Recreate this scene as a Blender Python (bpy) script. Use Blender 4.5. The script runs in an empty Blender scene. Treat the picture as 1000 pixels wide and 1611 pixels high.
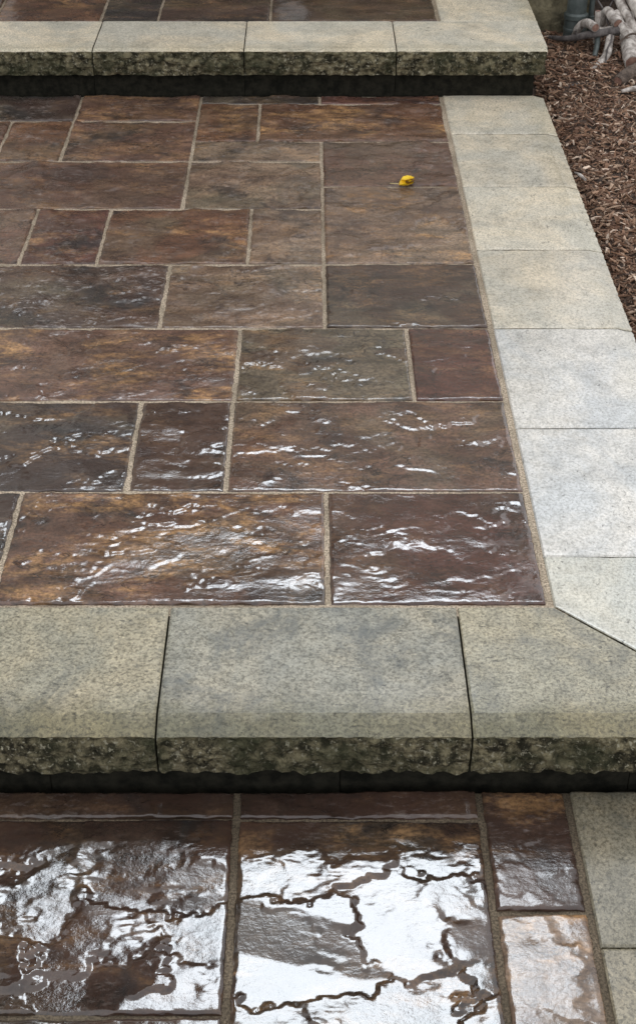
import bpy, math, random
import numpy as np
from math import radians, sin, cos, pi

S = bpy.context.scene
COL = S.collection
random.seed(7)

# ------------------------------------------------------------------ camera, sky, sun, exposure
cam_d = bpy.data.cameras.new('camera')
cam = bpy.data.objects.new('camera', cam_d); COL.objects.link(cam)
cam.location = (0, 0, 1.55)
cam.rotation_euler = (radians(90 - 34.845), 0, 0)
cam_d.sensor_fit = 'VERTICAL'; cam_d.sensor_height = 36.0
cam_d.lens = 2327.0 / 1611.0 * 36.0
cam_d.shift_x = 15.0 / 1611.0
cam_d.clip_start = 0.05; cam_d.clip_end = 500
S.camera = cam

SUN_EL, SUN_AZ = 53.0, 2.0            # degrees; azimuth from +Y towards +X
w = bpy.data.worlds.new('World'); S.world = w; w.use_nodes = True
nt = w.node_tree; nt.nodes.clear()
wo = nt.nodes.new('ShaderNodeOutputWorld'); bg = nt.nodes.new('ShaderNodeBackground')
sky = nt.nodes.new('ShaderNodeTexSky'); sky.sky_type = 'NISHITA'; sky.sun_disc = False
sky.sun_elevation = radians(SUN_EL); sky.sun_rotation = radians(SUN_AZ)
sky.air_density = 1.2; sky.dust_density = 4.0; sky.ozone_density = 1.0
tc = nt.nodes.new('ShaderNodeTexCoord')
cn = nt.nodes.new('ShaderNodeTexNoise'); cn.inputs['Scale'].default_value = 2.2; cn.inputs['Detail'].default_value = 6
cr = nt.nodes.new('ShaderNodeValToRGB')
cr.color_ramp.elements[0].position = 0.30; cr.color_ramp.elements[0].color = (0.55, 0.55, 0.55, 1)
cr.color_ramp.elements[1].position = 0.60; cr.color_ramp.elements[1].color = (0.95, 0.95, 0.95, 1)
mx = nt.nodes.new('ShaderNodeMix'); mx.data_type = 'RGBA'
mx.inputs[7].default_value = (8.6, 8.75, 9.0, 1)      # cloud layer
nt.links.new(tc.outputs['Generated'], cn.inputs['Vector'])
nt.links.new(cn.outputs['Fac'], cr.inputs['Fac'])
nt.links.new(cr.outputs['Color'], mx.inputs['Factor'])
nt.links.new(sky.outputs['Color'], mx.inputs[6])
nt.links.new(mx.outputs[2], bg.inputs['Color'])
bg.inputs['Strength'].default_value = 0.085
nt.links.new(bg.outputs[0], wo.inputs['Surface'])

sd = bpy.data.lights.new('sun', 'SUN'); sun = bpy.data.objects.new('sun', sd); COL.objects.link(sun)
sd.energy = 0.5; sd.angle = radians(17); sd.color = (0.82, 0.91, 1.0)
sun.rotation_euler = (radians(90 - SUN_EL), 0, radians(180 - SUN_AZ))
sun.location = (0, 6, 12)

vs = S.view_settings
vs.view_transform = 'Standard'; vs.look = 'None'; vs.gamma = 1.0; vs.use_curve_mapping = False
vs.exposure = 0.92
S.cycles.use_denoising = True
S.cycles.max_bounces = 6

# ------------------------------------------------------------------ numpy noise
def _hash(ix, iy, seed):
    h = (ix.astype(np.int64) * 374761393 + iy.astype(np.int64) * 668265263 + int(seed) * 974634777) & 0xffffffff
    h = ((h ^ (h >> 13)) * 1274126177) & 0xffffffff
    return ((h ^ (h >> 16)) & 0xffffff) / float(0xffffff) * 2 * pi
def pn(x, y, seed=0):
    x = np.asarray(x, float); y = np.asarray(y, float)
    ix = np.floor(x); iy = np.floor(y); fx = x - ix; fy = y - iy
    u = fx * fx * fx * (fx * (fx * 6 - 15) + 10); v = fy * fy * fy * (fy * (fy * 6 - 15) + 10)
    def g(dx, dy):
        a = _hash(ix + dx, iy + dy, seed)
        return np.cos(a) * (fx - dx) + np.sin(a) * (fy - dy)
    a = g(0, 0) * (1 - u) + g(1, 0) * u; b = g(0, 1) * (1 - u) + g(1, 1) * u
    return (a * (1 - v) + b * v) * 1.5
def fbm(x, y, seed=0, o=4, gain=.5):
    t = 0; a = 1.0
    for k in range(o):
        t = t + a * pn(x, y, seed + 17 * k); x = x * 2.03 + 3.1; y = y * 2.03 + 1.7; a *= gain
    return t
def sstep(t): t = np.clip(t, 0, 1); return t * t * (3 - 2 * t)

# ------------------------------------------------------------------ mesh helpers
def mesh_np(name, verts, faces, mats=None, smooth=True, fmat=None):
    me = bpy.data.meshes.new(name)
    me.from_pydata([tuple(v) for v in verts], [], faces)
    for m in (mats or []): me.materials.append(m)
    if fmat is not None: me.polygons.foreach_set('material_index', fmat)
    me.polygons.foreach_set('use_smooth', [smooth] * len(me.polygons))
    me.update()
    return me
def link(name, me, parent=None, loc=(0, 0, 0), rz=0):
    o = bpy.data.objects.new(name, me); COL.objects.link(o)
    o.location = loc; o.rotation_euler = (0, 0, rz); o.parent = parent
    return o
def empty(name, loc=(0, 0, 0)): return link(name, None, None, loc)
def tag(o, label=None, cat=None, group=None, kind=None):
    if label: o['label'] = label
    if cat: o['category'] = cat
    if group: o['group'] = group
    if kind: o['kind'] = kind
    return o
def box_data(x0, x1, y0, y1, z0, z1):
    v = [(x0,y0,z0),(x1,y0,z0),(x1,y1,z0),(x0,y1,z0),(x0,y0,z1),(x1,y0,z1),(x1,y1,z1),(x0,y1,z1)]
    f = [(3,2,1,0),(4,5,6,7),(0,1,5,4),(1,2,6,5),(2,3,7,6),(3,0,4,7)]
    return v, f
def box(name, b, mat, parent=None, loc=(0,0,0), bevel=0):
    v, f = box_data(*b); me = mesh_np(name, v, f, [mat], smooth=False)
    o = link(name, me, parent, loc)
    if bevel:
        m = o.modifiers.new('bevel', 'BEVEL'); m.width = bevel; m.segments = 2
    return o

# ------------------------------------------------------------------ node helpers / materials
class NB:
    def __init__(s, name):
        s.m = bpy.data.materials.new(name); s.m.use_nodes = True
        s.t = s.m.node_tree; s.t.nodes.clear()
        s.out = s.n('ShaderNodeOutputMaterial'); s.p = s.n('ShaderNodeBsdfPrincipled')
        s.l(s.p.outputs[0], s.out.inputs['Surface'])
    def n(s, t, **k):
        nd = s.t.nodes.new(t)
        for a, b in k.items(): setattr(nd, a, b)
        return nd
    def l(s, a, b): s.t.links.new(a, b)
    def put(s, sock, v):
        if hasattr(v, 'is_output'): s.l(v, sock)
        elif isinstance(v, (tuple, list)) and len(v) == 3 and sock.type == 'RGBA': sock.default_value = (*v, 1)
        else: sock.default_value = v
    def coords(s, rnd=True):
        tcn = s.n('ShaderNodeTexCoord')
        if not rnd: return tcn.outputs['Object']
        oi = s.n('ShaderNodeObjectInfo')
        mu = s.math('MULTIPLY', oi.outputs['Random'], 37.0)
        cb = s.n('ShaderNodeCombineXYZ'); s.l(mu, cb.inputs[0]); s.l(mu, cb.inputs[1]); s.l(mu, cb.inputs[2])
        ad = s.n('ShaderNodeVectorMath', operation='ADD')
        s.l(tcn.outputs['Object'], ad.inputs[0]); s.l(cb.outputs[0], ad.inputs[1])
        return ad.outputs[0]
    def stretch(s, vec, sc, rot=(0,0,0)):
        mp = s.n('ShaderNodeMapping'); mp.inputs['Scale'].default_value = sc; mp.inputs['Rotation'].default_value = rot
        s.l(vec, mp.inputs['Vector']); return mp.outputs[0]
    def noise(s, vec, scale, detail=4, rough=.55, dist=0.0):
        nd = s.n('ShaderNodeTexNoise'); s.l(vec, nd.inputs['Vector'])
        nd.inputs['Scale'].default_value = scale; nd.inputs['Detail'].default_value = detail
        nd.inputs['Roughness'].default_value = rough; nd.inputs['Distortion'].default_value = dist
        return nd.outputs['Fac']
    def vor(s, vec, scale, feat='F1', out='Distance'):
        nd = s.n('ShaderNodeTexVoronoi'); nd.feature = feat; s.l(vec, nd.inputs['Vector'])
        nd.inputs['Scale'].default_value = scale; return nd.outputs[out]
    def ramp(s, fac, a, b, ca=0.0, cb=1.0):
        nd = s.n('ShaderNodeMapRange'); nd.interpolation_type = 'SMOOTHSTEP'
        nd.inputs[1].default_value = a; nd.inputs[2].default_value = b
        nd.inputs[3].default_value = ca; nd.inputs[4].default_value = cb
        s.l(fac, nd.inputs[0]); return nd.outputs[0]
    def math(s, op, a, b=0.0):
        nd = s.n('ShaderNodeMath', operation=op); s.put(nd.inputs[0], a); s.put(nd.inputs[1], b); return nd.outputs[0]
    def mix(s, f, a, b, mode='MIX'):
        nd = s.n('ShaderNodeMix'); nd.data_type = 'RGBA'; nd.blend_type = mode
        s.put(nd.inputs['Factor'], f); s.put(nd.inputs[6], a); s.put(nd.inputs[7], b); return nd.outputs[2]
    def attr(s, name, typ='OBJECT', out='Fac'):
        nd = s.n('ShaderNodeAttribute'); nd.attribute_type = typ; nd.attribute_name = name; return nd.outputs[out]
    def bump(s, h, strength, dist, nrm=None):
        nd = s.n('ShaderNodeBump'); s.put(nd.inputs['Strength'], strength)
        nd.inputs['Distance'].default_value = dist; s.l(h, nd.inputs['Height'])
        if nrm: s.l(nrm, nd.inputs['Normal'])
        return nd.outputs[0]
    def set(s, **k):
        for a, b in k.items(): s.put(s.p.inputs[a.replace('_', ' ')], b)
        return s.m

def mat_slab():
    b = NB('wet_slate_slab'); v = b.coords()
    oi = b.n('ShaderNodeObjectInfo')
    tint = oi.outputs['Color']
    st = b.stretch(v, (1, 2.2, 1), (0, 0, .25))
    big = b.noise(st, 5.0, 6, .6, .8)
    grey = b.ramp(b.noise(v, 4.1, 5, .6, .6), .45, .62)
    och = b.ramp(big, .46, .64)
    och = b.math('MULTIPLY', och, b.attr('ochre'))
    gfac = b.math('MULTIPLY', grey, b.attr('grey'))
    c = b.mix(gfac, tint, (.138, .110, .072))
    fine = b.noise(st, 26, 6, .7)
    och2 = b.math('MULTIPLY', och, b.ramp(fine, .36, .60))
    c = b.mix(och2, c, (.50, .28, .12))
    lum = b.ramp(b.noise(st, 9, 5, .65, .3), .30, .70, .60, 1.55)
    c = b.mix(1.0, c, b.mix(b.math('MULTIPLY', lum, .5), (0, 0, 0), (2, 2, 2)), 'MULTIPLY')
    dark = b.ramp(b.noise(v, 7.5, 6, .68, .5), .51, .66)
    c = b.mix(b.math('MULTIPLY', dark, .75), c, (.026, .026, .026))
    vn = b.math('ABSOLUTE', b.math('SUBTRACT', b.noise(b.stretch(v, (1, 1.9, 1), (0, 0, .2)), 6.5, 7, .62, .9), .5))
    vm = b.math('MULTIPLY', b.ramp(vn, .002, .014, 1.0, 0.0), b.ramp(b.noise(v, 11, 4, .6), .42, .60))
    c = b.mix(b.math('MULTIPLY', vm, .8), c, (.022, .017, .014))            # dark lines painted in as shade along cleft ledges
    sp = b.noise(v, 150, 3, .6)
    c = b.mix(b.ramp(sp, .35, .7, .0, .55), c, (.03, .022, .018))
    lay = b.attr('layer', 'GEOMETRY')
    c = b.mix(b.math('MULTIPLY', lay, .40), c, (.10, .054, .038))
    # pale salt marks
    ev = b.stretch(v, (1, 2.6, 1), (0, 0, .15))
    ef = b.math('MULTIPLY', b.ramp(b.noise(ev, 48, 5, .75), .52, .66), b.ramp(b.noise(v, 8, 4, .6), .42, .62))
    ef = b.math('ADD', ef, b.ramp(b.noise(ev, 110, 3, .7), .66, .74))
    c = b.mix(b.math('MULTIPLY', ef, b.attr('salt')), c, (.36, .31, .28))
    wet = b.attr('wet')
    wf = b.math('SUBTRACT', 1.30, b.math('MULTIPLY', wet, .60))          # water darkens the stone
    c = b.mix(1.0, c, b.mix(b.math('MULTIPLY', wf, .5), (0, 0, 0), (2, 2, 2)), 'MULTIPLY')
    r0 = b.math('SUBTRACT', .40, b.math('MULTIPLY', wet, .34))
    rn = b.ramp(b.noise(v, 14, 5, .65), .40, .70, -.04, .14)
    rough = b.math('MAXIMUM', b.math('ADD', r0, b.math('MULTIPLY', rn, b.math('SUBTRACT', 1.25, wet))), .05)
    h1 = b.noise(b.stretch(v, (1, 1.5, 1)), 55, 5, .6)
    h2 = b.noise(v, 210, 3, .6)
    hh = b.math('ADD', h1, b.math('MULTIPLY', h2, .22))
    nr = b.bump(hh, b.math('SUBTRACT', .60, b.math('MULTIPLY', wet, .46)), .0040)
    return b.set(Base_Color=c, Roughness=rough, Normal=nr, IOR=1.52, Coat_Weight=b.math('MULTIPLY', wet, .35), Coat_Roughness=.06)
def mat_concrete():
    b = NB('cast_stone'); v = b.coords()
    oi = b.n('ShaderNodeObjectInfo'); c0 = oi.outputs['Color']
    cool = b.mix(1.0, c0, (.82, .85, .87), 'MULTIPLY'); warm = b.mix(1.0, c0, (1.04, 1.0, .93), 'MULTIPLY')
    c = b.mix(b.ramp(b.noise(v, 4.5, 6, .62, .6), .36, .64), warm, cool)
    gn = b.attr('grain')
    c = b.mix(b.math('MULTIPLY', b.ramp(b.noise(v, 26, 6, .75), .38, .60, .55, 0), gn), c, b.mix(1.0, c, (.55, .55, .52), 'MULTIPLY'))
    c = b.mix(b.math('MULTIPLY', b.ramp(b.noise(v, 170, 4, .75), .36, .58, .9, 0), gn), c, b.mix(1.0, c, (.34, .33, .29), 'MULTIPLY'))
    c = b.mix(b.math('MULTIPLY', b.ramp(b.noise(v, 240, 3, .7), .56, .68, 0, .7), gn), c, b.mix(1.0, c, (1.7, 1.65, 1.55), 'MULTIPLY'))
    pv = b.stretch(v, (1, 1.7, 1), (0, 0, .5))
    pore = b.ramp(b.noise(pv, 88, 5, .72, .8), .59, .65)
    pore = b.math('MULTIPLY', pore, b.ramp(b.noise(v, 14, 4, .6), .35, .62, .25, 1.0))
    c = b.mix(b.math('MULTIPLY', pore, .85), c, (.055, .052, .042))
    dk = b.math('MULTIPLY', b.ramp(b.noise(v, 7, 7, .74, .5), .47, .70), b.attr('stain'))
    c = b.mix(dk, c, (.085, .090, .082))
    sep = b.n('ShaderNodeSeparateXYZ'); b.l(b.coords(False), sep.inputs[0])       # colour darkens towards the nosing, edge broken by noise
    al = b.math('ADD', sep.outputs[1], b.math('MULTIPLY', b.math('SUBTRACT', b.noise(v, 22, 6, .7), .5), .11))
    al = b.math('MULTIPLY', b.ramp(al, .015, .095, 1.0, 0.0), b.attr('nosing_dark'))
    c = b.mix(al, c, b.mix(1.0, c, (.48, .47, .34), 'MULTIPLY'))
    h = b.math('SUBTRACT', b.math('MULTIPLY', b.noise(v, 120, 5, .7), .9), pore)
    damp = b.attr('damp')
    ro = b.math('SUBTRACT', .74, b.math('MULTIPLY', damp, .42))
    ro = b.math('ADD', ro, b.ramp(b.noise(v, 12, 5), .35, .7, -.06, .10))
    return b.set(Base_Color=c, Roughness=ro, Normal=b.bump(h, b.math('SUBTRACT', .75, b.math('MULTIPLY', damp, .45)), .003), IOR=1.5, Coat_Weight=b.math('MULTIPLY', damp, .85), Coat_Roughness=.22)
def mat_splitface():
    b = NB('mossy_split_stone'); v = b.coords()
    c = b.mix(b.ramp(b.noise(v, 45, 6, .7), .38, .68), (.022, .019, .011), (.28, .24, .145))
    c = b.mix(b.ramp(b.noise(v, 140, 3, .6), .56, .68), c, (.36, .33, .24))
    c = b.mix(b.ramp(b.noise(v, 9, 4, .6), .42, .66, 0, .7), c, (.035, .038, .018))
    h = b.math('ADD', b.noise(v, 60, 6, .7), b.math('MULTIPLY', b.noise(v, 190, 3), .5))
    return b.set(Base_Color=c, Roughness=.85, Normal=b.bump(h, 1.0, .010), Specular_IOR_Level=.2)
def mat_simple(name, ca, cb, scale=20, rough=.8, bump=.4, bd=.004, stretch=(1,1,1), spec=.5, detail=6):
    b = NB(name); v = b.stretch(b.coords(), stretch)
    n = b.noise(v, scale, detail, .65)
    c = b.mix(b.ramp(n, .32, .68), ca, cb)
    return b.set(Base_Color=c, Roughness=rough, Normal=b.bump(b.noise(v, scale * 2.5, 5, .65), bump, bd), Specular_IOR_Level=spec)
def mat_sand():
    b = NB('joint_sand'); v = b.coords(False)
    c = b.mix(b.ramp(b.noise(v, 260, 3, .7), .35, .65), (.12, .10, .076), (.42, .365, .29))
    c = b.mix(b.ramp(b.noise(v, 7, 4, .6), .42, .62, 0, .45), c, (.10, .085, .06))
    c = b.mix(1.0, c, b.n('ShaderNodeObjectInfo').outputs['Color'], 'MULTIPLY')
    return b.set(Base_Color=c, Roughness=.9, Normal=b.bump(b.noise(v, 300, 3, .7), .8, .003))
def mat_chip():
    b = NB('mulch_chip'); a = b.n('ShaderNodeAttribute'); a.attribute_name = 'chip_colour'
    n = b.noise(b.coords(False), 180, 4, .7)
    c = b.mix(b.ramp(n, .35, .7, 0, .6), a.outputs['Color'], b.mix(1.0, a.outputs['Color'], (.35, .33, .32), 'MULTIPLY'))
    return b.set(Base_Color=c, Roughness=.7, Specular_IOR_Level=.35)

M = dict(slab=mat_slab(), conc=mat_concrete(), split=mat_splitface(), sand=mat_sand(), chip=mat_chip(),
    riser=mat_simple('shadow_riser_block', (.008,.008,.006), (.024,.022,.016), 40, .95, .6, .004, spec=.08),  # near-black tone carries the shadow under the coping
    soil=mat_simple('dark_soil', (.045,.028,.019), (.125,.080,.055), 45, .9, 1.0, .012),
    dirt=mat_simple('bare_ground', (.035,.028,.018), (.07,.065,.035), 3, .95, .6, .02),
    found=mat_simple('mottled_foundation', (.05,.043,.026), (.27,.23,.14), 14, .9, 1.0, .012),
    siding=mat_simple('painted_siding', (.52,.50,.45), (.58,.56,.51), 5, .6, .05, .002),
    trim=mat_simple('white_trim', (.62,.61,.58), (.70,.69,.66), 6, .5, .05, .002),
    door=mat_simple('dark_door', (.035,.03,.03), (.05,.045,.042), 9, .4, .05, .002),
    shingle=mat_simple('grey_shingle', (.05,.05,.05), (.11,.105,.10), 40, .9, .6, .006),
    pipe=mat_simple('grey_green_pipe', (.045,.056,.053), (.095,.110,.103), 22, .45, .15, .002),
    barkd=mat_simple('dark_bark', (.055,.045,.042), (.16,.14,.13), 50, .85, .9, .004, (1,1,.3)),
    barkl=mat_simple('pale_bark', (.20,.165,.14), (.66,.60,.54), 34, .85, 1.0, .006, (1,1,.5)),
    barkb=mat_simple('brown_bark', (.06,.042,.032), (.17,.125,.095), 45, .9, 1.0, .006),
    cut=mat_simple('cut_wood', (.17,.085,.062), (.32,.19,.14), 60, .8, .4, .002),
    leaf=mat_simple('yellow_leaf', (.72,.40,.008), (.86,.62,.02), 70, .45, .3, .001),
    leafb=mat_simple('brown_leaf_spot', (.10,.045,.008), (.22,.11,.02), 80, .6, .4, .001),
    stem=mat_simple('leaf_stem', (.45,.34,.16), (.55,.45,.22), 60, .6, .2, .001),
    green=mat_simple('evergreen_leaf', (.012,.022,.010), (.035,.055,.022), 8, .6, .2, .002),
)

# ------------------------------------------------------------------ slabs
def edge_coords(L, step, r=(0, .0012, .003, .006, .010)):
    n = max(2, int(round((L - 2 * r[-1]) / step)))
    mid = np.linspace(r[-1], L - r[-1], n + 1)
    return np.concatenate([np.array(r[:-1]), mid, L - np.array(r[:-1])[::-1]]) - L / 2

def relief(X, Y, seed, rs, smoothness, amp, chop, swell, nl=4, plates=0):
    """cleft slate face: a few jagged ledges a millimetre or two high, shallow swells, pitted patches"""
    a = rs.uniform(-.30, .30)
    x = X * cos(a) - Y * sin(a); y = X * sin(a) + Y * cos(a)
    wx = .030 * fbm(x / .08, y / .06, seed + 3, 5, .6); wy = .022 * fbm(x / .08, y / .06, seed + 5, 5, .6)
    fxs, fys = rs.uniform(.20, .32), rs.uniform(.11, .17) * (1 if nl == 4 else 1.5)
    n = fbm((x + wx) / fxs, (y + wy) / fys, seed + 11, 2, .4)
    z = np.zeros_like(X); lay = np.zeros_like(X)
    for k, t in enumerate(rs.uniform(-.55, .55, nl)):
        wd = rs.uniform(.010, .024)
        m = sstep((n - t) / wd + .5)
        on = sstep(pn(X / .11, Y / .08, seed + 90 + k) * 2.4 + .35)     # ledges die out along their run
        z += m * rs.uniform(.0006, .0013) * (.15 + .85 * on) * amp
        lay += m / nl
    for k in range(nl - 2):
        th = rs.uniform(-.55, .45); dd = (X * sin(th) + Y * cos(th)) - rs.uniform(-.12, .12) + .016 * fbm(X / .09, Y / .09, seed + 23 + k * 5, 5, .6)
        on = sstep(pn(X / .13, Y / .13, seed + 29 + k) * 2.6 - .1)
        z += sstep(dd / .005 + .5) * .0012 * on * amp
    z += .0013 * fbm(X / .15, Y / .11, seed + 31, 2) * swell
    ch = sstep(fbm(X / .11, Y / .08, seed + 37, 2) * 2.0 - .75 + chop)
    z += ch * .0010 * (1.3 - smoothness * .7) * fbm(x / .028, y / .013, seed + 41, 3)
    if chop > .9: z += .0009 * fbm(X / .016, Y / .009, seed + 43, 3)
    z += .00006 * fbm(X / .011, Y / .008, seed + 47, 2)
    if plates:                                         # flat split plates, each lying at its own slight tilt
        W, D = np.ptp(X), np.ptp(Y); npl = max(4, int(W * D / (.011 if nl == 4 else .013)))
        wa = 1.0 if nl == 4 else .7
        px, py = X + .05 * wa * fbm(X / .09, Y / .08, seed + 51, 5, .62), Y + .04 * wa * fbm(X / .09, Y / .08, seed + 53, 5, .62)
        sx, sy = rs.uniform(-W / 2, W / 2, npl), rs.uniform(-D / 2, D / 2, npl)
        dist = np.sqrt(((px[..., None] - sx) * .7) ** 2 + (py[..., None] - sy) ** 2)
        wgt = np.exp(-(dist - dist.min(-1, keepdims=True)) / .0022)
        tx, ty = rs.normal(0, plates * .7, npl), rs.normal(0, plates, npl)
        if nl == 3:                                     # a few plates lie distinctly askew
            tx = np.clip(rs.standard_t(2, npl) * plates * .5, -.11, .11); ty = np.clip(rs.standard_t(2, npl) * plates * .6, -.11, .11)
        hh_ = rs.uniform(-.0007, .0007, npl) + np.clip(X[..., None] - sx, -.09, .09) * tx + np.clip(Y[..., None] - sy, -.07, .07) * ty
        z = z * .75 + (wgt * hh_).sum(-1) / wgt.sum(-1)
    z = z - z.mean()
    return np.clip(z, -.0024 if nl == 4 else -.0048, .0055), lay

PAL = dict(brown=(.140,.078,.053), rust=(.175,.088,.050), red=(.112,.050,.037), grey=(.145,.110,.072),
           wet=(.046,.028,.021), tan=(.235,.160,.105), dark=(.050,.043,.038), umber=(.082,.052,.037))
_n = [0]
def slab(parent, x0, x1, y0, y1, z, col='brown', ochre=.5, grey=.4, wet=.6, step=.0042, jx=.0040, jy=.0034, smoothness=.5, seed=None, amp=1.5, chop=.25, swell=.6, nl=4, salt=.2, plates=0):
    _n[0] += 1
    sd_ = seed if seed is not None else _n[0] * 101
    rs = np.random.RandomState(sd_ % 100000)
    W, D = x1 - x0 - 2 * jx, y1 - y0 - 2 * jy
    xs, ys = edge_coords(W, step), edge_coords(D, step)
    X, Y = np.meshgrid(xs, ys)
    Z, lay = relief(X, Y, sd_, rs, smoothness, amp, chop, swell, nl, plates)
    d = np.minimum(np.minimum(X + W / 2, W / 2 - X), np.minimum(Y + D / 2, D / 2 - Y))
    r = .0050 + .0045 * fbm(X / .035, Y / .035, sd_ + 61, 4)
    r = np.maximum(r, .0018)
    t = np.clip(1 - d / r, 0, 1)
    Z = Z - (.0028 + .0014 * fbm(X / .025, Y / .025, sd_ + 67, 3)) * t ** 2.0
    # outline wander
    wob = .0016
    ex = np.clip(1 - (np.minimum(X + W / 2, W / 2 - X)) / .012, 0, 1) * np.sign(-X)
    ey = np.clip(1 - (np.minimum(Y + D / 2, D / 2 - Y)) / .012, 0, 1) * np.sign(-Y)
    X2 = X + ex * wob * (.4 + fbm(Y / .03, X * 0 + ex * 7, sd_ + 71, 3))
    Y2 = Y + ey * wob * (.4 + fbm(X / .03, Y * 0 + ey * 7, sd_ + 73, 3))
    ny, nx = X.shape
    tilt = rs.normal(0, .0012, 2)
    Z = Z + X * tilt[0] + Y * tilt[1]
    top = np.stack([X2, Y2, Z], -1).reshape(-1, 3)
    idx = np.arange(nx * ny).reshape(ny, nx)
    q = np.stack([idx[:-1, :-1], idx[:-1, 1:], idx[1:, 1:], idx[1:, :-1]], -1).reshape(-1, 4)
    per = np.concatenate([idx[0, :], idx[1:, -1], idx[-1, -2::-1], idx[-2:0:-1, 0]])
    bot = top[per].copy(); bot[:, 2] = -.042
    n0 = len(top); k = len(per)
    bi = np.arange(k) + n0
    sk = np.stack([per, bi, np.roll(bi, -1), np.roll(per, -1)], -1)
    faces = q.tolist() + sk.tolist() + [bi[::-1].tolist()]
    me = mesh_np('slab', np.concatenate([top, bot]), faces, [M['slab']])
    at = me.attributes.new('layer', 'FLOAT', 'POINT')
    at.data.foreach_set('value', np.concatenate([lay.reshape(-1), np.zeros(k)]).astype(np.float32))
    o = link('slab', me, parent, ((x0 + x1) / 2, (y0 + y1) / 2, z + rs.normal(0, .0006)))
    c = np.array(PAL[col]) * rs.uniform(.9, 1.12)
    o.color = (*c, 1); o['ochre'] = float(ochre); o['grey'] = float(grey); o['wet'] = float(wet); o['salt'] = float(salt)
    return o

# ------------------------------------------------------------------ coping / border stones (front edge at local y=0, running along local x)
CONC = dict(front=(.41,.365,.26), damp_shade=(.29,.25,.175), pale=(.74,.66,.53), grey=(.55,.53,.46), cream=(.86,.77,.62), blue=(.68,.66,.63), damp=(.37,.34,.265))
def coping(name, parent, loc, L, D, rz=0, th=.090, ch=.040, chd=.013, m0=0, m1=0, col='front', damp=.5, rough_end=0, seed=None, fine=1.0, stain=.3, grain=.65, nosing_dark=.3):
    _n[0] += 1; sd_ = seed or _n[0] * 131
    rs = np.random.RandomState(sd_ % 100000)
    prof, part = [], []
    def add(y, z, p): prof.append((y, z)); part.append(p)
    add(D, -th, 0); add(D, -.003, 0); add(D - .0025, 0, 0)
    for y in np.linspace(D - .02, ch + .004, 14): add(y, 0, 0)
    add(ch + .0015, 0, 0)
    for t in np.linspace(0, 1, 4): add(ch * (1 - t) , -chd * t, 0)
    for z in np.linspace(-chd - .002, -th, 14): add(0, z, 1)
    for y in np.linspace(.012, .05, 3): add(y, -th, 1)
    prof = np.array(prof); part = np.array(part)
    e = [0, .0015, .004, .009]
    n = max(3, int((L - .018) / (.008 / fine)))
    s = np.concatenate([e[:-1], np.linspace(e[-1], L - e[-1], n), L - np.array(e[:-1])[::-1]])
    Sg, Yg = np.meshgrid(s, prof[:, 0], indexing='ij'); Zg = np.broadcast_to(prof[:, 1], Sg.shape).copy()
    Yg = Yg.copy()
    X = m0 * Yg + Sg / L * (L + m1 * Yg - m0 * Yg)
    de = np.minimum(Sg, L - Sg)
    face = np.broadcast_to(part == 1, Sg.shape)
    depth = np.clip((-Zg - chd) / .008, 0, 1) * face
    dsp = .0060 * fbm(Sg / .050, Zg / .03, sd_, 3) + .0060 * fbm(Sg / .018, Zg / .014, sd_ + 9, 3)
    Yg = Yg + depth * (dsp + .003 - .010 * np.sin(np.clip((-Zg - chd) / (th - chd), 0, 1) * pi) * .5)
    Zg = Zg + depth * .003 * fbm(Sg / .02, Zg / .02 + 5, sd_ + 4, 2) * (Zg > -th + .012)
    lip = np.broadcast_to((prof[:, 0] < .02) & (part == 0), Sg.shape)
    Yg = Yg + lip * .0022 * fbm(Sg / .02, Sg * 0 + 3, sd_ + 2, 3)
    Zg = Zg + lip * .0012 * fbm(Sg / .03, Sg * 0 + 8, sd_ + 6, 3)
    topm = np.broadcast_to((part == 0) & (prof[:, 1] > -.02), Sg.shape)
    Zg = Zg - topm * .0022 * np.clip(1 - de / .006, 0, 1) ** 2 + topm * .0006 * fbm(Sg / .15, Yg / .15, sd_ + 8, 2)
    chip = np.clip(fbm(Sg * 0 + Yg / .03, Yg * 0 + np.sign(Sg - L / 2) * 9, sd_ + 12, 3) - .15, 0, 1)
    Zg = Zg - topm * .004 * chip * np.clip(1 - de / .008, 0, 1)
    if rough_end:
        X = X - np.clip(1 - (L - Sg) / .012, 0, 1) * (depth + lip * .6) * (.006 + .010 * fbm(Yg / .03 + 2, Zg / .03, sd_ + 14, 3))
    V = np.stack([X, Yg, Zg], -1).reshape(-1, 3)
    ns, npf = Sg.shape
    idx = np.arange(ns * npf).reshape(ns, npf)
    nxt = np.roll(idx, -1, axis=1)
    q = np.stack([idx[:-1], nxt[:-1], nxt[1:], idx[1:]], -1)
    pm = ((part == 1) & (np.roll(part, -1) == 1)) | ((part == 1))
    fm = np.broadcast_to(pm, q.shape[:2]).reshape(-1).astype(int).tolist()
    faces = q.reshape(-1, 4).tolist() + [idx[0][::-1].tolist(), idx[-1].tolist()]
    fm += [1, 1]
    me = mesh_np(name, V, faces, [M['conc'], M['split']], True, fm)
    try: me.set_sharp_from_angle(angle=radians(15))
    except Exception: pass
    o = link(name, me, parent, loc, rz)
    c = np.array(CONC[col]) * rs.uniform(.94, 1.06); o.color = (*c, 1); o['damp'] = float(damp); o['stain'] = float(stain); o['grain'] = float(grain); o['nosing_dark'] = float(nosing_dark)
    return o

ZL, ZU = -.155, .150
mid = tag(empty('middle_patio', (0, 1.65, 0)), 'middle patio level of wet brown slabs with pale stone border', kind='structure')
low = tag(empty('lower_patio', (0, 0, 0)), 'lower patio level of glossy wet slabs at the foot of the step', kind='structure')
upp = tag(empty('upper_patio', (0, 4.45, 0)), 'upper patio level of brown slabs behind the pale step', kind='structure')
for r_ in (mid, low, upp): r_.location = (0, 0, 0)

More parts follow.
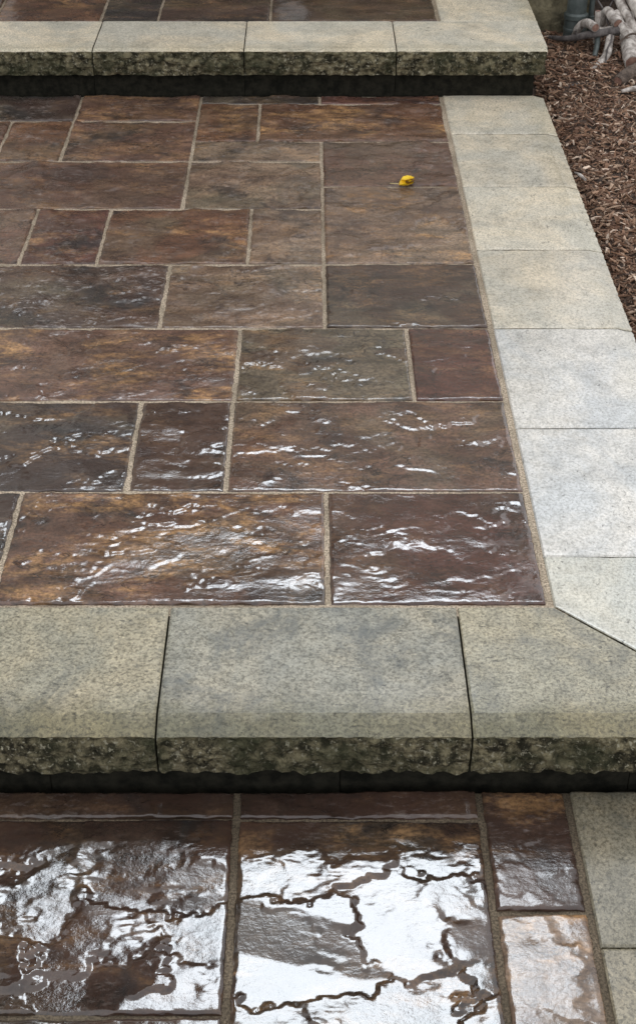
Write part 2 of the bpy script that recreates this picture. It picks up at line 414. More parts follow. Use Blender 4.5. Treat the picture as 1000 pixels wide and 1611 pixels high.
# ---- middle patio slabs: x0, x1, y0, y1, colour, ochre, grey, wet
Y = [1.953, 2.294, 2.628, 2.946, 3.276, 3.608, 3.937, 4.252, 4.472]
mid_slabs = [
 (-.90,-.535,Y[0],Y[1],'dark',.2,.5,.75), (-.535,.033,Y[0],Y[1],'brown',.95,.5,.80), (.033,.4045,Y[0],Y[1],'red',.15,.35,.88),
 (-.71,-.342,Y[1],Y[2],'dark',.55,.9,.72), (-.342,-.155,Y[1],Y[2],'umber',.12,.4,.80), (-.155,.4045,Y[1],Y[2],'brown',.35,.55,.80),
 (-.70,-.152,Y[2],Y[3],'brown',1.0,.2,.55), (-.152,.218,Y[2],Y[3],'grey',.35,1.0,.68), (.218,.4045,Y[2],Y[3],'red',.25,.1,.80),
 (-.88,-.333,Y[3],Y[4],'umber',.25,.8,.42), (-.333,.037,Y[3],Y[4],'tan',.3,.7,.48), (.037,.4045,Y[3],Y[4],'umber',.25,.8,.66),
 (-1.06,-.70,Y[4],Y[5],'brown',.4,.4,.4), (-.70,-.512,Y[4],Y[5],'red',.45,.2,.4), (-.512,-.147,Y[4],Y[5],'rust',.8,.7,.42), (-.147,.037,Y[4],Y[5],'tan',.3,.8,.45),
 (-.88,-.328,Y[5],Y[6],'brown',.45,.45,.38), (-.328,.037,Y[5],Y[6],'tan',.15,.9,.40), (-.328,.037,Y[6],4.087,'tan',.3,.6,.36),
 (.037,.4045,3.276,3.756,'tan',1.0,.25,.48), (.037,.4045,3.756,4.087,'brown',.1,.6,.40),
 (-1.40,-.874,Y[6],Y[7],'brown',.3,.4,.36), (-.874,-.693,Y[6],Y[7],'rust',.3,.6,.36), (-.693,-.328,Y[6],Y[7],'brown',.3,.4,.38),
 (-1.06,-.693,Y[7],Y[8],'dark',.2,.7,.36), (-.693,-.328,Y[7],Y[8],'brown',.5,.2,.36),
 (-.328,-.146,4.087,4.399,'rust',.7,.4,.38), (-.146,.4045,4.087,4.399,'rust',1.0,.3,.40),
 (-.328,.035,4.399,Y[8],'dark',.3,.6,.36), (.035,.4045,4.399,Y[8],'red',.3,.3,.36),
]
for (a, b_, c_, d_, col, oc, gr, wt) in mid_slabs:
    slab(mid, a, b_, c_, d_, 0, col, oc, gr, wt, salt=.75 if (col, gr, wt) == ('umber', .8, .42) else .5 if wt < .5 else .16, chop=1.0 if (col, gr, wt) == ('umber', .8, .42) else random.choice((-.4, -.1, .1, .35)) if wt > .5 else random.uniform(.1, .6),
         amp=random.uniform(.9, 1.7) if wt > .5 else random.uniform(2.0, 3.0), swell=random.uniform(.05, .25), plates=random.uniform(.010, .024), step=.0033 if c_ < 3.2 else .0042, jy=.0034 if c_ < 2.9 else .0070 if 3.756 in (c_, d_) else .0050)
# the same courses carried on to the far side of the patio
for (xr, c_, d_) in ((-.90,Y[0],Y[1]),(-.71,Y[1],Y[2]),(-.70,Y[2],Y[3]),(-.88,Y[3],Y[4]),(-1.06,Y[4],Y[5]),(-.88,Y[5],Y[6]),(-1.40,Y[6],Y[7]),(-1.06,Y[7],Y[8])):
    x = xr
    while x > -1.95:
        wd = random.choice((.365, .548)); x2 = max(x - wd, -2.0)
        if x2 < -1.85: x2 = -2.0
        slab(mid, x2, x, c_, d_, 0, random.choice(('brown','umber','rust','grey')), random.random(), random.random(), .55, step=.014)
        x = x2

# ---- front coping of the middle patio
G = .0016
XO, XI, YF, YB = .722, .413, 1.647, 1.948
Dp = YB - YF
prev = -1.20
for i, x in enumerate((-.232 - .482, -.232, .249)):
    coping('coping_stone', mid, (prev + G, YF, 0), x - prev - 2 * G, Dp, col=('front','front','damp')[i], damp=.35, fine=1.4, stain=(.5, .6, .95)[i], grain=1, nosing_dark=.9)
    prev = x
coping('coping_stone', mid, (prev + G, YF, 0), XO - .003 - prev - G, Dp, m1=-(XO - XI) / Dp, col='front', damp=.4, fine=1.4, rough_end=1, stain=.55, grain=1, nosing_dark=.9)
coping('coping_stone', mid, (-2.0, YF, 0), .8 - G, Dp, col='front', damp=.35, fine=.7)
# ---- right border of the middle patio (front edge faces the planting bed)
bw = XO - XI
js = [2.09, 2.521, 2.946, 3.359, 3.756, 4.148, 4.476]
coping('border_stone', mid, (XO, YF + .003, 0), js[0] - YF - .003 - G * .5, bw, rz=pi/2, m0=Dp / bw, ch=.036, chd=.010, col='grey', damp=.75)
cols = ['blue', 'blue', 'pale', 'cream', 'pale', 'pale']
dmp = [1.0, 1.0, .9, .6, .5, .45]
for i in range(6):
    coping('border_stone', mid, (XO, js[i] + .0012, 0), js[i + 1] - js[i] - .0024, bw, rz=pi/2, ch=.034, chd=.0075, col=cols[i], damp=dmp[i])

def sand_bed(parent, b, tint=(1.55, 1.44, 1.32, 1)):
    v, f = box_data(*b)
    n = mesh_np('joint_sand', v, f, [M['sand']], False)
    o = tag(link('joint_sand', n, parent), kind='stuff'); o.color = tint; return o
sand_bed(mid, (-1.99, XI + .02, YB - .02, 4.47, -.075, -.0042))

def risers(parent, y, x0, x1, z0, z1, first):
    x = first
    while x > x0: x -= .46
    while x < x1:
        a, b_ = max(x, x0), min(x + .46, x1)
        if b_ - a > .03:
            box('riser_block', (a + .0004, b_ - .0004, y + random.uniform(-.002, .002), y + .17, z0, z1), M['riser'], parent, bevel=.0015)
        x += .46
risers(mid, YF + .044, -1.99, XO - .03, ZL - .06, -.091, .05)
box('foundation_fill', (-1.98, XO - .04, YF + .222, 4.44, ZL - .05, -.093), M['dirt'], mid)

# ---- lower patio
low_slabs = [
 (-.66,-.112,1.254,1.614,'wet',.25,.3,.97,.25), (-.112,.269,1.06,1.614,'wet',.35,.3,1.0,.40),
 (-.66,-.112,1.614,1.677,'wet',.1,.2,.75,.5), (-.112,.269,1.614,1.677,'wet',.1,.2,.75,.5),
 (.269,.4085,1.433,1.677,'wet',.5,.3,.66,.5), (.269,.4085,1.06,1.433,'tan',1.0,.1,.66,.6),
 (-.66,-.112,.90,1.254,'umber',.4,.4,.95,.7),
]
for (a, b_, c_, d_, col, oc, gr, wt, sm) in low_slabs:
    slab(low, a, b_, c_, d_, ZL, col, oc, gr, wt, step=.0032, jx=.0050, jy=.0042, smoothness=sm, amp=.55, chop=.95 - .9 * sm, swell=.30, nl=3, plates=.055 if sm == .4 else .034 if sm == .25 else .02)
for (a, b_, c_, d_) in ((-1.2,-.66,1.254,1.677),(-1.2,-.66,.90,1.254),(-1.56,-1.2,.9,1.677),(-2.0,-1.56,.9,1.677),(-.112,.4085,.72,1.06),(-.48,-.112,.54,.90),(-1.03,-.48,.54,.90),(-2.0,-1.03,.54,.90),
                      (-.112,.4085,.36,.72),(-.66,-.112,.18,.54),(-1.4,-.66,.18,.54),(-2.0,-1.4,.18,.54),(-.3,.4085,-.18,.18),(-.112,.4085,.18,.36),(-.85,-.3,-.18,.18),(-1.4,-.85,-.18,.18),(-2.0,-1.4,-.18,.18)):
    slab(low, a, b_, c_, d_, ZL, random.choice(('brown','umber','rust')), random.random(), random.random(), .9, step=.014)
jl = [1.369 - .42 * k for k in range(4)][::-1] + [1.369, 1.676]
jl = sorted(set(round(q, 4) for q in jl))
for i in range(len(jl) - 1):
    coping('border_stone', low, (XO, jl[i] + .0015, ZL), jl[i + 1] - jl[i] - .003, XO - .4145, rz=pi/2, col='damp_shade', damp=.4, stain=.5, grain=.9, fine=1.2 if i > 1 else .6)  # lower border tone: damp and shade both put into the colour
sand_bed(low, (-1.99, .43, -.17, 1.675, ZL - .075, ZL - .0065), (.50, .44, .36, 1))

# ---- upper patio
CUF = 4.443; CUD = .288
prev = -1.57
for i, x in enumerate((-1.11, -.650, -.194, .265)):
    coping('coping_stone', upp, (prev + .0016, CUF, ZU), x - prev - .0032, CUD, th=.078, ch=.014, chd=.005, col='cream', damp=.3)
    prev = x
coping('coping_stone', upp, (prev + .0016, CUF, ZU), .722 - prev - .0016, CUD, th=.078, ch=.014, chd=.005, col='cream', damp=.25, rough_end=1)
coping('coping_stone', upp, (-2.0, CUF, ZU), .43 - .0016, CUD, th=.078, ch=.014, chd=.005, col='cream', damp=.3, fine=.7)
coping('border_stone', upp, (.724, CUF + CUD + .0008, ZU), 5.115 - CUF - CUD, .724 - .418, rz=pi/2, th=.078, ch=.014, chd=.005, col='cream', damp=.25)
for (a, b_, col, oc) in ((-1.36,-.998,'brown',.3),(-.998,-.660,'rust',.5),(-.660,-.477,'dark',.2),(-.477,-.121,'umber',.3),(-.121,.4105,'umber',.15),(-2.0,-1.36,'brown',.4)):
    slab(upp, a, b_, CUF + CUD + .002, 5.115, ZU, col, oc, .35, .45, step=.006)
sand_bed(upp, (-1.99, .425, CUF + CUD - .01, 5.113, ZU - .07, ZU - .0060))
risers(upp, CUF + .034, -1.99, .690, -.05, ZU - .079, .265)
box('foundation_fill', (-1.98, .68, CUF + .22, 5.112, -.05, ZU - .08), M['dirt'], upp)

# ------------------------------------------------------------------ ground, planting bed, mulch
gv, gf = [], []
xs = np.array([-120, -60, -25, -12, -6, -3, 0, 3, 6, 12, 25, 60, 120.]); 
for yy in xs:
    for xx in xs: gv.append((xx, yy, -.215))
k = len(xs)
for i in range(k - 1):
    for j in range(k - 1): gf.append((i*k+j, i*k+j+1, (i+1)*k+j+1, (i+1)*k+j))
tag(link('ground', mesh_np('ground', gv, gf, [M['dirt']])), 'bare ground around the patio and house', kind='structure')

def bed_z(x, y):
    x = np.asarray(x, float); y = np.asarray(y, float)
    base = -.045 - .15 * sstep((2.3 - y) / 1.6) + .04 * sstep((y - 4.45) / .45)
    return base + .012 * fbm(x / .3, y / .3, 5, 3) + .006 * fbm(x / .06, y / .06, 6, 3) - .018 * np.exp(-((x - .73) / .03) ** 2)
bx_ = np.concatenate([np.arange(.695, 1.5, .015), np.arange(1.5, 3.6, .06)])
by_ = np.concatenate([np.arange(-.6, 2.0, .06), np.arange(2.0, 5.3, .015), np.arange(5.3, 8.5, .08)])
BX, BY = np.meshgrid(bx_, by_); BZ = bed_z(BX, BY)
BZ[:, -1] = -.3; BZ[0, :] = -.3; BZ[-1, :] = -.3
ny, nx = BX.shape; ii = np.arange(nx * ny).reshape(ny, nx)
bf = np.stack([ii[:-1,:-1], ii[:-1,1:], ii[1:,1:], ii[1:,:-1]], -1).reshape(-1, 4).tolist()
tag(link('planting_bed', mesh_np('planting_bed', np.stack([BX, BY, BZ], -1).reshape(-1, 3), bf, [M['soil']])), 'dark soil bed beside the patio border', kind='structure')

rs = np.random.RandomState(3)
def chips(n, xr, yr, lo, hi):
    V, F, C = [], [], []
    tones = np.array([(.105,.058,.038),(.160,.094,.062),(.22,.142,.098),(.065,.037,.025),(.28,.205,.155),(.12,.082,.060),(.45,.37,.31)])
    pr = [.20,.25,.20,.10,.12,.07,.06]
    cx = xr[0] + (xr[1] - xr[0]) * rs.rand(n) ** 1.35; cy = rs.uniform(*yr, n); cz = bed_z(cx, cy)
    for i in range(n):
        L = lo + (hi - lo) * rs.rand() ** 2.2; W = L * rs.uniform(.10, .38); T = rs.uniform(.0012, .004)
        yaw = rs.uniform(0, 2 * pi); pit = rs.normal(0, .28); rol = rs.normal(0, .45)
        bend = rs.normal(0, .12) * L
        base = []
        for t, wf in ((-.5, rs.uniform(.15, .8)), (0, 1), (.5, rs.uniform(.1, .8))):
            zc = bend * (1 - 4 * t * t); yc = bend * .5 * (1 - 4 * t * t)
            for sy, sz in ((-1,-1),(1,-1),(1,1),(-1,1)):
                base.append((t * L, yc + sy * W * .5 * wf, zc + sz * T * .5))
        p = np.array(base)
        cr_, sr_ = cos(rol), sin(rol); p = np.stack([p[:,0], p[:,1]*cr_ - p[:,2]*sr_, p[:,1]*sr_ + p[:,2]*cr_], -1)
        cp, sp_ = cos(pit), sin(pit); p = np.stack([p[:,0]*cp + p[:,2]*sp_, p[:,1], -p[:,0]*sp_ + p[:,2]*cp], -1)
        ca, sa = cos(yaw), sin(yaw); p = np.stack([p[:,0]*ca - p[:,1]*sa, p[:,0]*sa + p[:,1]*ca, p[:,2]], -1)
        p += (cx[i], cy[i], cz[i] + rs.uniform(.001, .009))
        o = len(V) * 12
        V.append(p)
        for k_ in (0, 4):
            for j in range(4):
                F.append((o+k_+j, o+k_+(j+1)%4, o+k_+4+(j+1)%4, o+k_+4+j))
        F.append((o+3,o+2,o+1,o)); F.append((o+8,o+9,o+10,o+11))
        c = tones[rs.choice(7, p=pr)] * np.array((1.25, 1.18, 1.08)) * rs.uniform(.9, 1.6)
        C.append(np.tile([*c, 1], (12, 1)))
    return np.concatenate(V), F, np.concatenate(C)
def chip_obj(name, data, label):
    V, F, C = data
    me = mesh_np(name, V, F, [M['chip']], False)
    a = me.attributes.new('chip_colour', 'FLOAT_COLOR', 'POINT'); a.data.foreach_set('color', C.astype(np.float32).reshape(-1))
    return tag(link(name, me), label, 'mulch', kind='stuff')
V1, F1, C1 = chips(32000, (.728, 1.75), (2.2, 5.1), .005, .036)
V2, F2, C2 = chips(2500, (.735, 2.6), (.4, 5.1), .012, .05)
o1 = len(V1)
chip_obj('mulch', (np.concatenate([V1, V2]), F1 + [tuple(q + o1 for q in f) for f in F2], np.concatenate([C1, C2])), 'shredded dark brown bark mulch beside the pale border')

# ------------------------------------------------------------------ house
H = tag(empty('house', (-2, 5.13, -.2)), 'house with mottled stone foundation behind the upper patio', 'house')
H.location = (0, 0, 0)
HX0, HX1, HY = -5.0, .965, 5.13
fx = np.linspace(HX0, HX1, 200); fx = np.concatenate([np.linspace(HX0, .4, 30), np.linspace(.42, HX1, 60)])
fz = np.linspace(-.3, .42, 60)
FX, FZ = np.meshgrid(fx, fz)
FY = HY - .010 - .008 * fbm(FX / .07, FZ / .06, 77, 3) * np.clip((HX1 - FX) / .03, 0, 1)
ny, nx = FX.shape; ii = np.arange(nx * ny).reshape(ny, nx)
ff = np.stack([ii[:-1,:-1], ii[:-1,1:], ii[1:,1:], ii[1:,:-1]], -1).reshape(-1, 4).tolist()
fv = np.stack([FX, FY, FZ], -1).reshape(-1, 3).tolist()
o0 = len(fv)
fv += [(HX0,HY+6,-.3),(HX1,HY+6,-.3),(HX1,HY+6,.42),(HX0,HY+6,.42)]
c00, c10, c11, c01 = int(ii[0,0]), int(ii[0,-1]), int(ii[-1,-1]), int(ii[-1,0])
ff += [(c10,o0+1,o0+2)+tuple(int(q) for q in ii[::-1,-1][:-1]), (o0,)+tuple(int(q) for q in ii[:,0])+(o0+3,), (o0+1,o0,o0+3,o0+2), tuple(int(q) for q in ii[-1,:])+(o0+2,o0+3)]
link('foundation', mesh_np('foundation', fv, ff, [M['found']]), H)
HE = 2.62
wl = link('wall', mesh_np('wall', *box_data(HX0 + .01, HX1 - .01, HY + .02, HY + 5.9, .425, HE), [M['siding']], False), H)
z = .43
while z < HE - .05:                                    # clapboards
    v = [(HX0,HY+.016,z),(HX1,HY+.016,z),(HX1,HY+.004,z),(HX0,HY+.004,z),(HX0,HY+.016,z+.118),(HX1,HY+.016,z+.118),(HX1,HY+.012,z+.118),(HX0,HY+.012,z+.118)]
    f = [(0,1,2,3),(4,7,6,5),(3,2,6,7),(1,0,4,5),(0,3,7,4),(2,1,5,6)]
    link('clapboard', mesh_np('clapboard', v, f, [M['siding']], False), wl); z += .12
rf = [(HX0-.3,HY-.14,HE),(HX1+.25,HY-.14,HE),(HX1+.25,HY+3,HE+1.35),(HX0-.3,HY+3,HE+1.35),(HX0-.3,HY+6.2,HE),(HX1+.25,HY+6.2,HE)]
rt = [(a, b_, c_ + .1) for a, b_, c_ in rf]
link('roof', mesh_np('roof', rf + rt, [(3,2,1,0),(4,5,2,3),(6,7,8,9),(9,8,11,10),(0,1,7,6),(5,4,10,11),(1,2,8,7),(2,5,11,8),(3,0,6,9),(4,3,9,10)], [M['shingle']], False), H)
dr = box('door', (-1.0, -.1, HY - .02, HY + .015, .20, 2.25), M['door'], H)
for b_ in ((-1.09,-1.002,HY-.03,HY+.015,.20,2.34), (-.098,-.01,HY-.03,HY+.015,.20,2.34), (-1.0,-.1,HY-.03,HY+.015,2.252,2.34)):
    box('door_frame', b_, M['trim'], dr)

# ------------------------------------------------------------------ tubes: pipe, sticks, logs
def tube(pts, rad, seg=12, sub=6, seed=0, rough=.0):
    P = np.array(pts, float); n = len(P)
    T, R = [], []
    for i in range(n - 1):
        p0, p1, p2, p3 = P[max(i-1,0)], P[i], P[i+1], P[min(i+2,n-1)]
        for k_ in range(sub):
            t = k_ / sub
            T.append(.5 * ((2*p1) + (-p0+p2)*t + (2*p0-5*p1+4*p2-p3)*t*t + (-p0+3*p1-3*p2+p3)*t**3))
            R.append(rad[i] * (1 - t) + rad[i+1] * t)
    T.append(P[-1]); R.append(rad[-1]); T = np.array(T); R = np.array(R)
    V, F = [], []
    tan = np.gradient(T, axis=0); tan /= np.linalg.norm(tan, axis=1)[:, None]
    ref = np.array([0, 0, 1.]) if abs(tan[0][2]) < .8 else np.array([1., 0, 0])
    for i in range(len(T)):
        a = np.cross(tan[i], ref); a /= np.linalg.norm(a); b_ = np.cross(tan[i], a); ref = np.cross(a, tan[i])
        for j in range(seg):
            th = 2 * pi * j / seg
            r = R[i] * (1 + rough * float(fbm(np.array(j / seg * 4.), np.array(i * .45), seed, 3)))
            V.append(T[i] + r * (cos(th) * a + sin(th) * b_))
    m = len(T)
    for i in range(m - 1):
        for j in range(seg):
            F.append((i*seg+j, (i+1)*seg+j, (i+1)*seg+(j+1)%seg, i*seg+(j+1)%seg))
    ends = (tuple(range(seg)), tuple(reversed(range((m-1)*seg, m*seg))))
    return V, F, ends, T, tan, R
def stick(name, label, cat, pts, rad, mat, seed, cut=(0, 1), rough=.12, knots=()):
    V, F, ends, T, tan, R = tube(pts, rad, 14, 7, seed, rough)
    F2 = F + [ends[0][::-1], ends[1][::-1]]
    base = np.array(T[0]); 
    e = tag(empty(name, tuple(base)), label, cat, 'cut wood pile by the drainpipe')
    me = mesh_np('bark', np.array(V) - base, F2, [mat]); 
    try: me.set_sharp_from_angle(angle=radians(50))
    except Exception: pass
    link('bark', me, e)
    for w_ in cut:
        i = 0 if w_ == 0 else len(T) - 1; sgn = -1 if w_ == 0 else 1
        ring = np.array([V[q] for q in ends[w_]]); ctr = ring.mean(0)
        r2 = ctr + (ring - ctr) * .86 + tan[i] * sgn * .0012 - base
        cv = np.concatenate([r2, [ctr + tan[i] * sgn * .002 - base]]); s_ = len(r2)
        cf = [(j, (j+1) % s_, s_) for j in range(s_)]
        if w_ == 0: pass
        link('cut_end', mesh_np('cut_end', cv, cf, [M['cut']], False), e)
    for (i_, dvec, ln, rr) in knots:
        p = T[int(i_ * (len(T) - 1))]
        kv, kf, ke, *_ = tube([p, p + np.array(dvec) * ln], [rr, rr * .7], 8, 3, seed + 5, .1)
        link('knot', mesh_np('knot', np.array(kv) - base, kf + [ke[0][::-1], ke[1][::-1]], [mat]), e)
    return e
ZS = -.045
stick('branch', 'thin dark branch lying flat with its tip by the upper border', 'branch', [(.800,5.045,.004),(.859,4.965,.022),(.914,4.925,.045),(.992,4.915,.062),(1.07,4.92,.066)], [.006,.010,.012,.012,.011], M['barkd'], 1, (1,), .2, [(.42,(-.2,-.1,.9),.026,.005)])
stick('branch', 'short curved pale branch with red cut end by the drainpipe', 'branch', [(.895,5.01,.012),(.903,4.98,.057),(.921,4.95,.079),(.942,4.90,.078)], [.012,.014,.0145,.0145], M['barkl'], 2, (1,))
stick('branch', 'curved pale branch reaching forward onto the mulch', 'branch', [(1.02,4.98,.075),(.993,4.90,.040),(.978,4.84,.013),(.948,4.79,-.008),(.920,4.75,-.016)], [.011,.013,.014,.013,.0115], M['barkl'], 3, (1,))
stick('branch', 'blue grey stick leaning in the dark gap of the pile', 'branch', [(.962,4.97,.06),(.958,4.92,.036),(.938,4.84,.0)], [.008,.009,.009], M['pipe'], 4, (1,))
stick('branch', 'short upright pale stub rising from the wood pile', 'branch', [(.965,4.975,-.01),(.962,4.97,.06),(.958,4.97,.112)], [.012,.011,.009], M['barkl'], 5, (1,))
stick('branch', 'pale stub with dark cut face on top of the pile', 'branch', [(.985,5.05,.02),(.990,5.01,.09),(.997,4.98,.104),(1.018,4.92,.086)], [.014,.016,.017,.018], M['barkl'], 6, (1,))
stick('branch', 'thick pale branch lying across the pile under the stubs', 'branch', [(.965,4.945,.052),(1.01,4.94,.056),(1.09,4.955,.055)], [.014,.017,.016], M['barkl'], 16, (0,))
stick('branch', 'grey stick with round cut end leaning beside the big log', 'branch', [(1.02,4.98,.105),(1.034,4.92,.076),(1.044,4.86,.052)], [.012,.013,.013], M['barkl'], 7, (1,))
stick('log', 'thick white log slanting out of the pile to the mulch', 'log', [(1.06,5.0,.085),(1.052,4.88,.040),(1.048,4.80,.018),(1.046,4.755,.008)], [.025,.027,.027,.025], M['barkl'], 8, (1,), .1)
stick('log', 'slim white log lying on top beside a twin log', 'log', [(1.01,5.09,.185),(1.038,5.0,.125),(1.079,4.90,.062),(1.10,4.85,.03)], [.014,.016,.016,.016], M['barkl'], 9, (0,1), .1)
stick('log', 'outer white log of the pile stacked against its slim twin', 'log', [(1.04,5.09,.205),(1.070,5.0,.145),(1.112,4.90,.085),(1.15,4.82,.02)], [.017,.019,.019,.018], M['barkl'], 10, (0,1), .1)
stick('log', 'brown bark log lying on the mulch below the white log', 'log', [(.985,4.65,-.016),(1.02,4.69,-.008),(1.09,4.75,0),(1.20,4.82,.004)], [.016,.022,.025,.025], M['barkb'], 11, (0,), .18)
stick('branch', 'slim pale stick on the mulch in front of the brown log', 'branch', [(.985,4.585,-.026),(1.03,4.60,-.022),(1.11,4.63,-.020)], [.005,.008,.008], M['barkl'], 12, (), .15)
stick('twig', 'thin bare twig rising behind the pale stubs', 'twig', [(1.0,4.96,.06),(.98,5.0,.11),(.945,5.06,.15)], [.003,.003,.002], M['barkd'], 13, ())
stick('twig', 'thin twig crossing toward the white logs', 'twig', [(.985,4.99,.09),(1.01,5.02,.125),(1.04,5.06,.16)], [.0025,.0025,.002], M['barkd'], 14, ())
stick('twig', 'thin crooked twig poking forward between the pale branches', 'twig', [(1.0,4.95,.07),(.995,4.88,.045),(.975,4.83,.03),(.965,4.78,.0)], [.004,.0035,.003,.002], M['barkd'], 30, ())
stick('twig', 'thin dark twig lying across the thick white log', 'twig', [(1.01,4.84,.045),(1.05,4.85,.073),(1.10,4.87,.06)], [.003,.0035,.003], M['barkb'], 31, ())
stick('branch', 'dark stick lying on the mulch under the pile', 'branch', [(.965,4.86,-.004),(1.01,4.87,.004),(1.08,4.86,.002)], [.007,.009,.008], M['barkb'], 32, (0,))
def lone_twig(label, pts, rad, mat, seed):
    e = stick('twig', label, 'twig', pts, rad, mat, seed, ()); del e['group']
lone_twig('short pale twig lying on mulch against the border edge', [(.742,3.93,-.032),(.752,3.90,-.027),(.762,3.87,-.029)], [.003,.005,.004], M['barkl'], 20)
lone_twig('pale twig in mulch beside the thin dark branch', [(.785,4.62,-.030),(.84,4.64,-.026),(.89,4.69,-.028)], [.003,.004,.003], M['barkd'], 21)

# drainpipe with collars
pp = tag(empty('drainpipe', (.900, 5.045, -.06)), 'grey green drainpipe with collars against the stone foundation', 'drainpipe')
def lathe(profile, seg=28):
    V, F = [], []
    for r, z in profile:
        for j in range(seg): V.append((r * cos(2*pi*j/seg), r * sin(2*pi*j/seg), z))
    for i in range(len(profile) - 1):
        for j in range(seg): F.append((i*seg+j, i*seg+(j+1)%seg, (i+1)*seg+(j+1)%seg, (i+1)*seg+j))
    F.append(tuple(range(seg))[::-1]); F.append(tuple(range((len(profile)-1)*seg, len(profile)*seg)))
    return V, F
def lpart(name, prof, parent, mat):
    me = mesh_np(name, *lathe(prof), [mat])
    try: me.set_sharp_from_angle(angle=radians(35))
    except Exception: pass
    return link(name, me, parent)
lpart('pipe', [(.033,-.02),(.033,2.66)], pp, M['pipe'])
lpart('collar', [(.0335,.012),(.038,.014),(.038,.085),(.0395,.087),(.0395,.097),(.038,.099),(.038,.125),(.041,.128),(.041,.142),(.0335,.148)], pp, M['pipe'])
sp2 = tag(empty('conduit', (.953, 5.06, -.06)), 'narrow grey conduit running up beside the drainpipe', 'conduit')
lpart('pipe', [(.009,-.02),(.009,1.6)], sp2, M['pipe'])
lpart('collar', [(.0092,.10),(.012,.102),(.012,.13),(.0092,.132)], sp2, M['pipe'])

# evergreen shrub in the gap behind the pile
sh = tag(empty('shrub', (1.55, 5.75, -.06)), 'dark evergreen shrub behind the wood pile', 'shrub')
V, F, e_, *_ = tube([(0,0,-.03),(.01,0,.2),(-.02,.02,.55)], [.03,.025,.012], 10, 4, 3, .1)
link('stem', mesh_np('stem', V, F + [e_[0][::-1], e_[1][::-1]], [M['barkd']]), sh)
lv, lf = [], []
for i in range(9000):
    d = rs.normal(size=3); d /= np.linalg.norm(d); r = rs.uniform(.35, 1) ** .5 * (1 + .18 * float(pn(np.array(d[0]*3), np.array(d[1]*3+d[2]*2), 9)))
    c = np.array([d[0]*.62*r, d[1]*.45*r, .36 + d[2]*.36*r])
    a = rs.normal(size=3); a /= np.linalg.norm(a); b_ = np.cross(a, rs.normal(size=3)); b_ /= np.linalg.norm(b_)
    L, W = rs.uniform(.03, .055), rs.uniform(.008, .014); o = len(lv)
    lv += [c - a*L*.5, c + b_*W, c + a*L*.5, c - b_*W]; lf.append((o, o+1, o+2, o+3))
link('foliage', mesh_np('foliage', lv, lf, [M['green']], False), sh)

# unseen tall trees added behind the house to darken the wet slabs' reflections
def unseen_tree(label, loc, h, cz, rx, rz_, n, seed):
    rt = tag(empty('unseen_tree', loc), label, 'unseen_tree', 'unseen trees added behind the house')
    r2 = np.random.RandomState(seed)
    tv, tf, te, *_ = tube([(0,0,-.1),(.1,.05,h*.3),(-.05,.1,h*.6),(.05,0,h*.9)], [.34,.26,.16,.04], 12, 6, seed, .12)
    tr = link('unseen_trunk', mesh_np('unseen_trunk', tv, tf + [te[0][::-1], te[1][::-1]], [M['barkd']]), rt)
    cl = []
    for k in range(34):
        d = r2.normal(size=3); d /= np.linalg.norm(d); q = r2.uniform(.35, 1) ** .6
        cl.append((np.array([d[0]*rx*q, d[1]*rx*q, cz + d[2]*rz_*q]), r2.uniform(.6, 1.2)))
    for c, r in cl[:9]:
        z0 = h * r2.uniform(.35, .6)
        bv, bf_, be, *_ = tube([(0,.05,z0), c * .55 + np.array([0,0,z0*.42]), c], [.07,.045,.012], 8, 4, seed, .1)
        link('limb', mesh_np('limb', bv, bf_ + [be[0][::-1], be[1][::-1]], [M['barkd']]), tr)
    V, F = [], []
    for i in range(n):
        c, r = cl[r2.randint(len(cl))]
        p = c + r2.normal(size=3) * r * .55
        a = r2.normal(size=3); a /= np.linalg.norm(a); b_ = np.cross(a, r2.normal(size=3)); b_ /= np.linalg.norm(b_)
        L, W = r2.uniform(.22, .38), r2.uniform(.07, .12); o = len(V)
        V += [p - a*L*.5, p + b_*W, p + a*L*.5, p - b_*W]; F.append((o, o+1, o+2, o+3))
    link('unseen_crown', mesh_np('unseen_crown', V, F, [M['green']], False), rt)
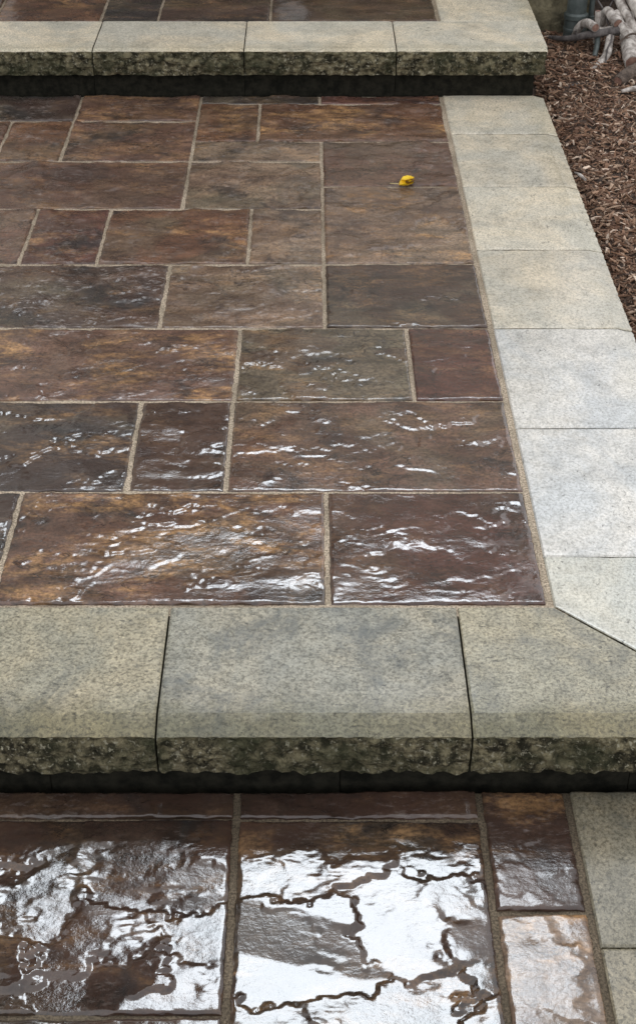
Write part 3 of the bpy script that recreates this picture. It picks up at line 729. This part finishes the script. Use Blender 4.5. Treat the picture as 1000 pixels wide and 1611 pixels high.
unseen_tree('tall unseen foliage added behind the house to darken slab reflections', (-5.7, 12.6, -.2), 19, 14.2, 3.4, 5.0, 22000, 41)
unseen_tree('wide unseen foliage added beyond the house end to darken slab reflections', (-10.4, 11.6, -.2), 16, 11.6, 3.4, 4.4, 18000, 42)

# ------------------------------------------------------------------ yellow leaf on the slabs
lf_root = tag(empty('fallen_leaf', (.262, 3.762, .003)), 'curled yellow leaf with brown inside lying on the brown slabs', 'leaf')
def blade(L, W, curl, fold, rz, mat, off, nu=14, nv=8, thick=.0008):
    V, F = [], []
    for side in (0, 1):
        for i in range(nu + 1):
            u = i / nu; wd = W * (sin(pi * u ** .8) ** .75 if 0 < u < 1 else .02)
            for j in range(nv + 1):
                v = (j / nv - .5) * 2
                a = v * fold
                x = (u - .5) * L; y = sin(a) / max(fold, .01) * wd; zc = (1 - cos(a)) / max(fold, .01) * wd + curl * (u - .3) ** 2 + .0006 * sin(u * 23 + v * 4)
                V.append((x*cos(rz) - y*sin(rz) + off[0], x*sin(rz) + y*cos(rz) + off[1], zc + off[2] + side * thick))
    n1 = (nu + 1) * (nv + 1)
    for i in range(nu):
        for j in range(nv):
            q = (i*(nv+1)+j, i*(nv+1)+j+1, (i+1)*(nv+1)+j+1, (i+1)*(nv+1)+j)
            F.append(q[::-1]); F.append(tuple(k_ + n1 for k_ in q))
    return V, F
link('blade', mesh_np('blade', *blade(.040, .022, .012, 1.0, .12, None, (0, -.006, .0005)), [M['leaf']]), lf_root)
link('blade', mesh_np('blade', *blade(.036, .018, .018, .9, -.15, None, (.004, .014, .0045)), [M['leaf']]), lf_root)
link('brown_patch', mesh_np('brown_patch', *blade(.026, .013, .02, 1.0, -.1, None, (.010, -.002, .0042)), [M['leafb']]), lf_root)
V, F, e_, *_ = tube([(-.020,-.002,.002),(-.030,0,.0022),(-.043,.003,.0016)], [.0014,.0012,.0012], 6, 4)
link('stem', mesh_np('stem', V, F + [e_[0][::-1], e_[1][::-1]], [M['stem']]), lf_root)
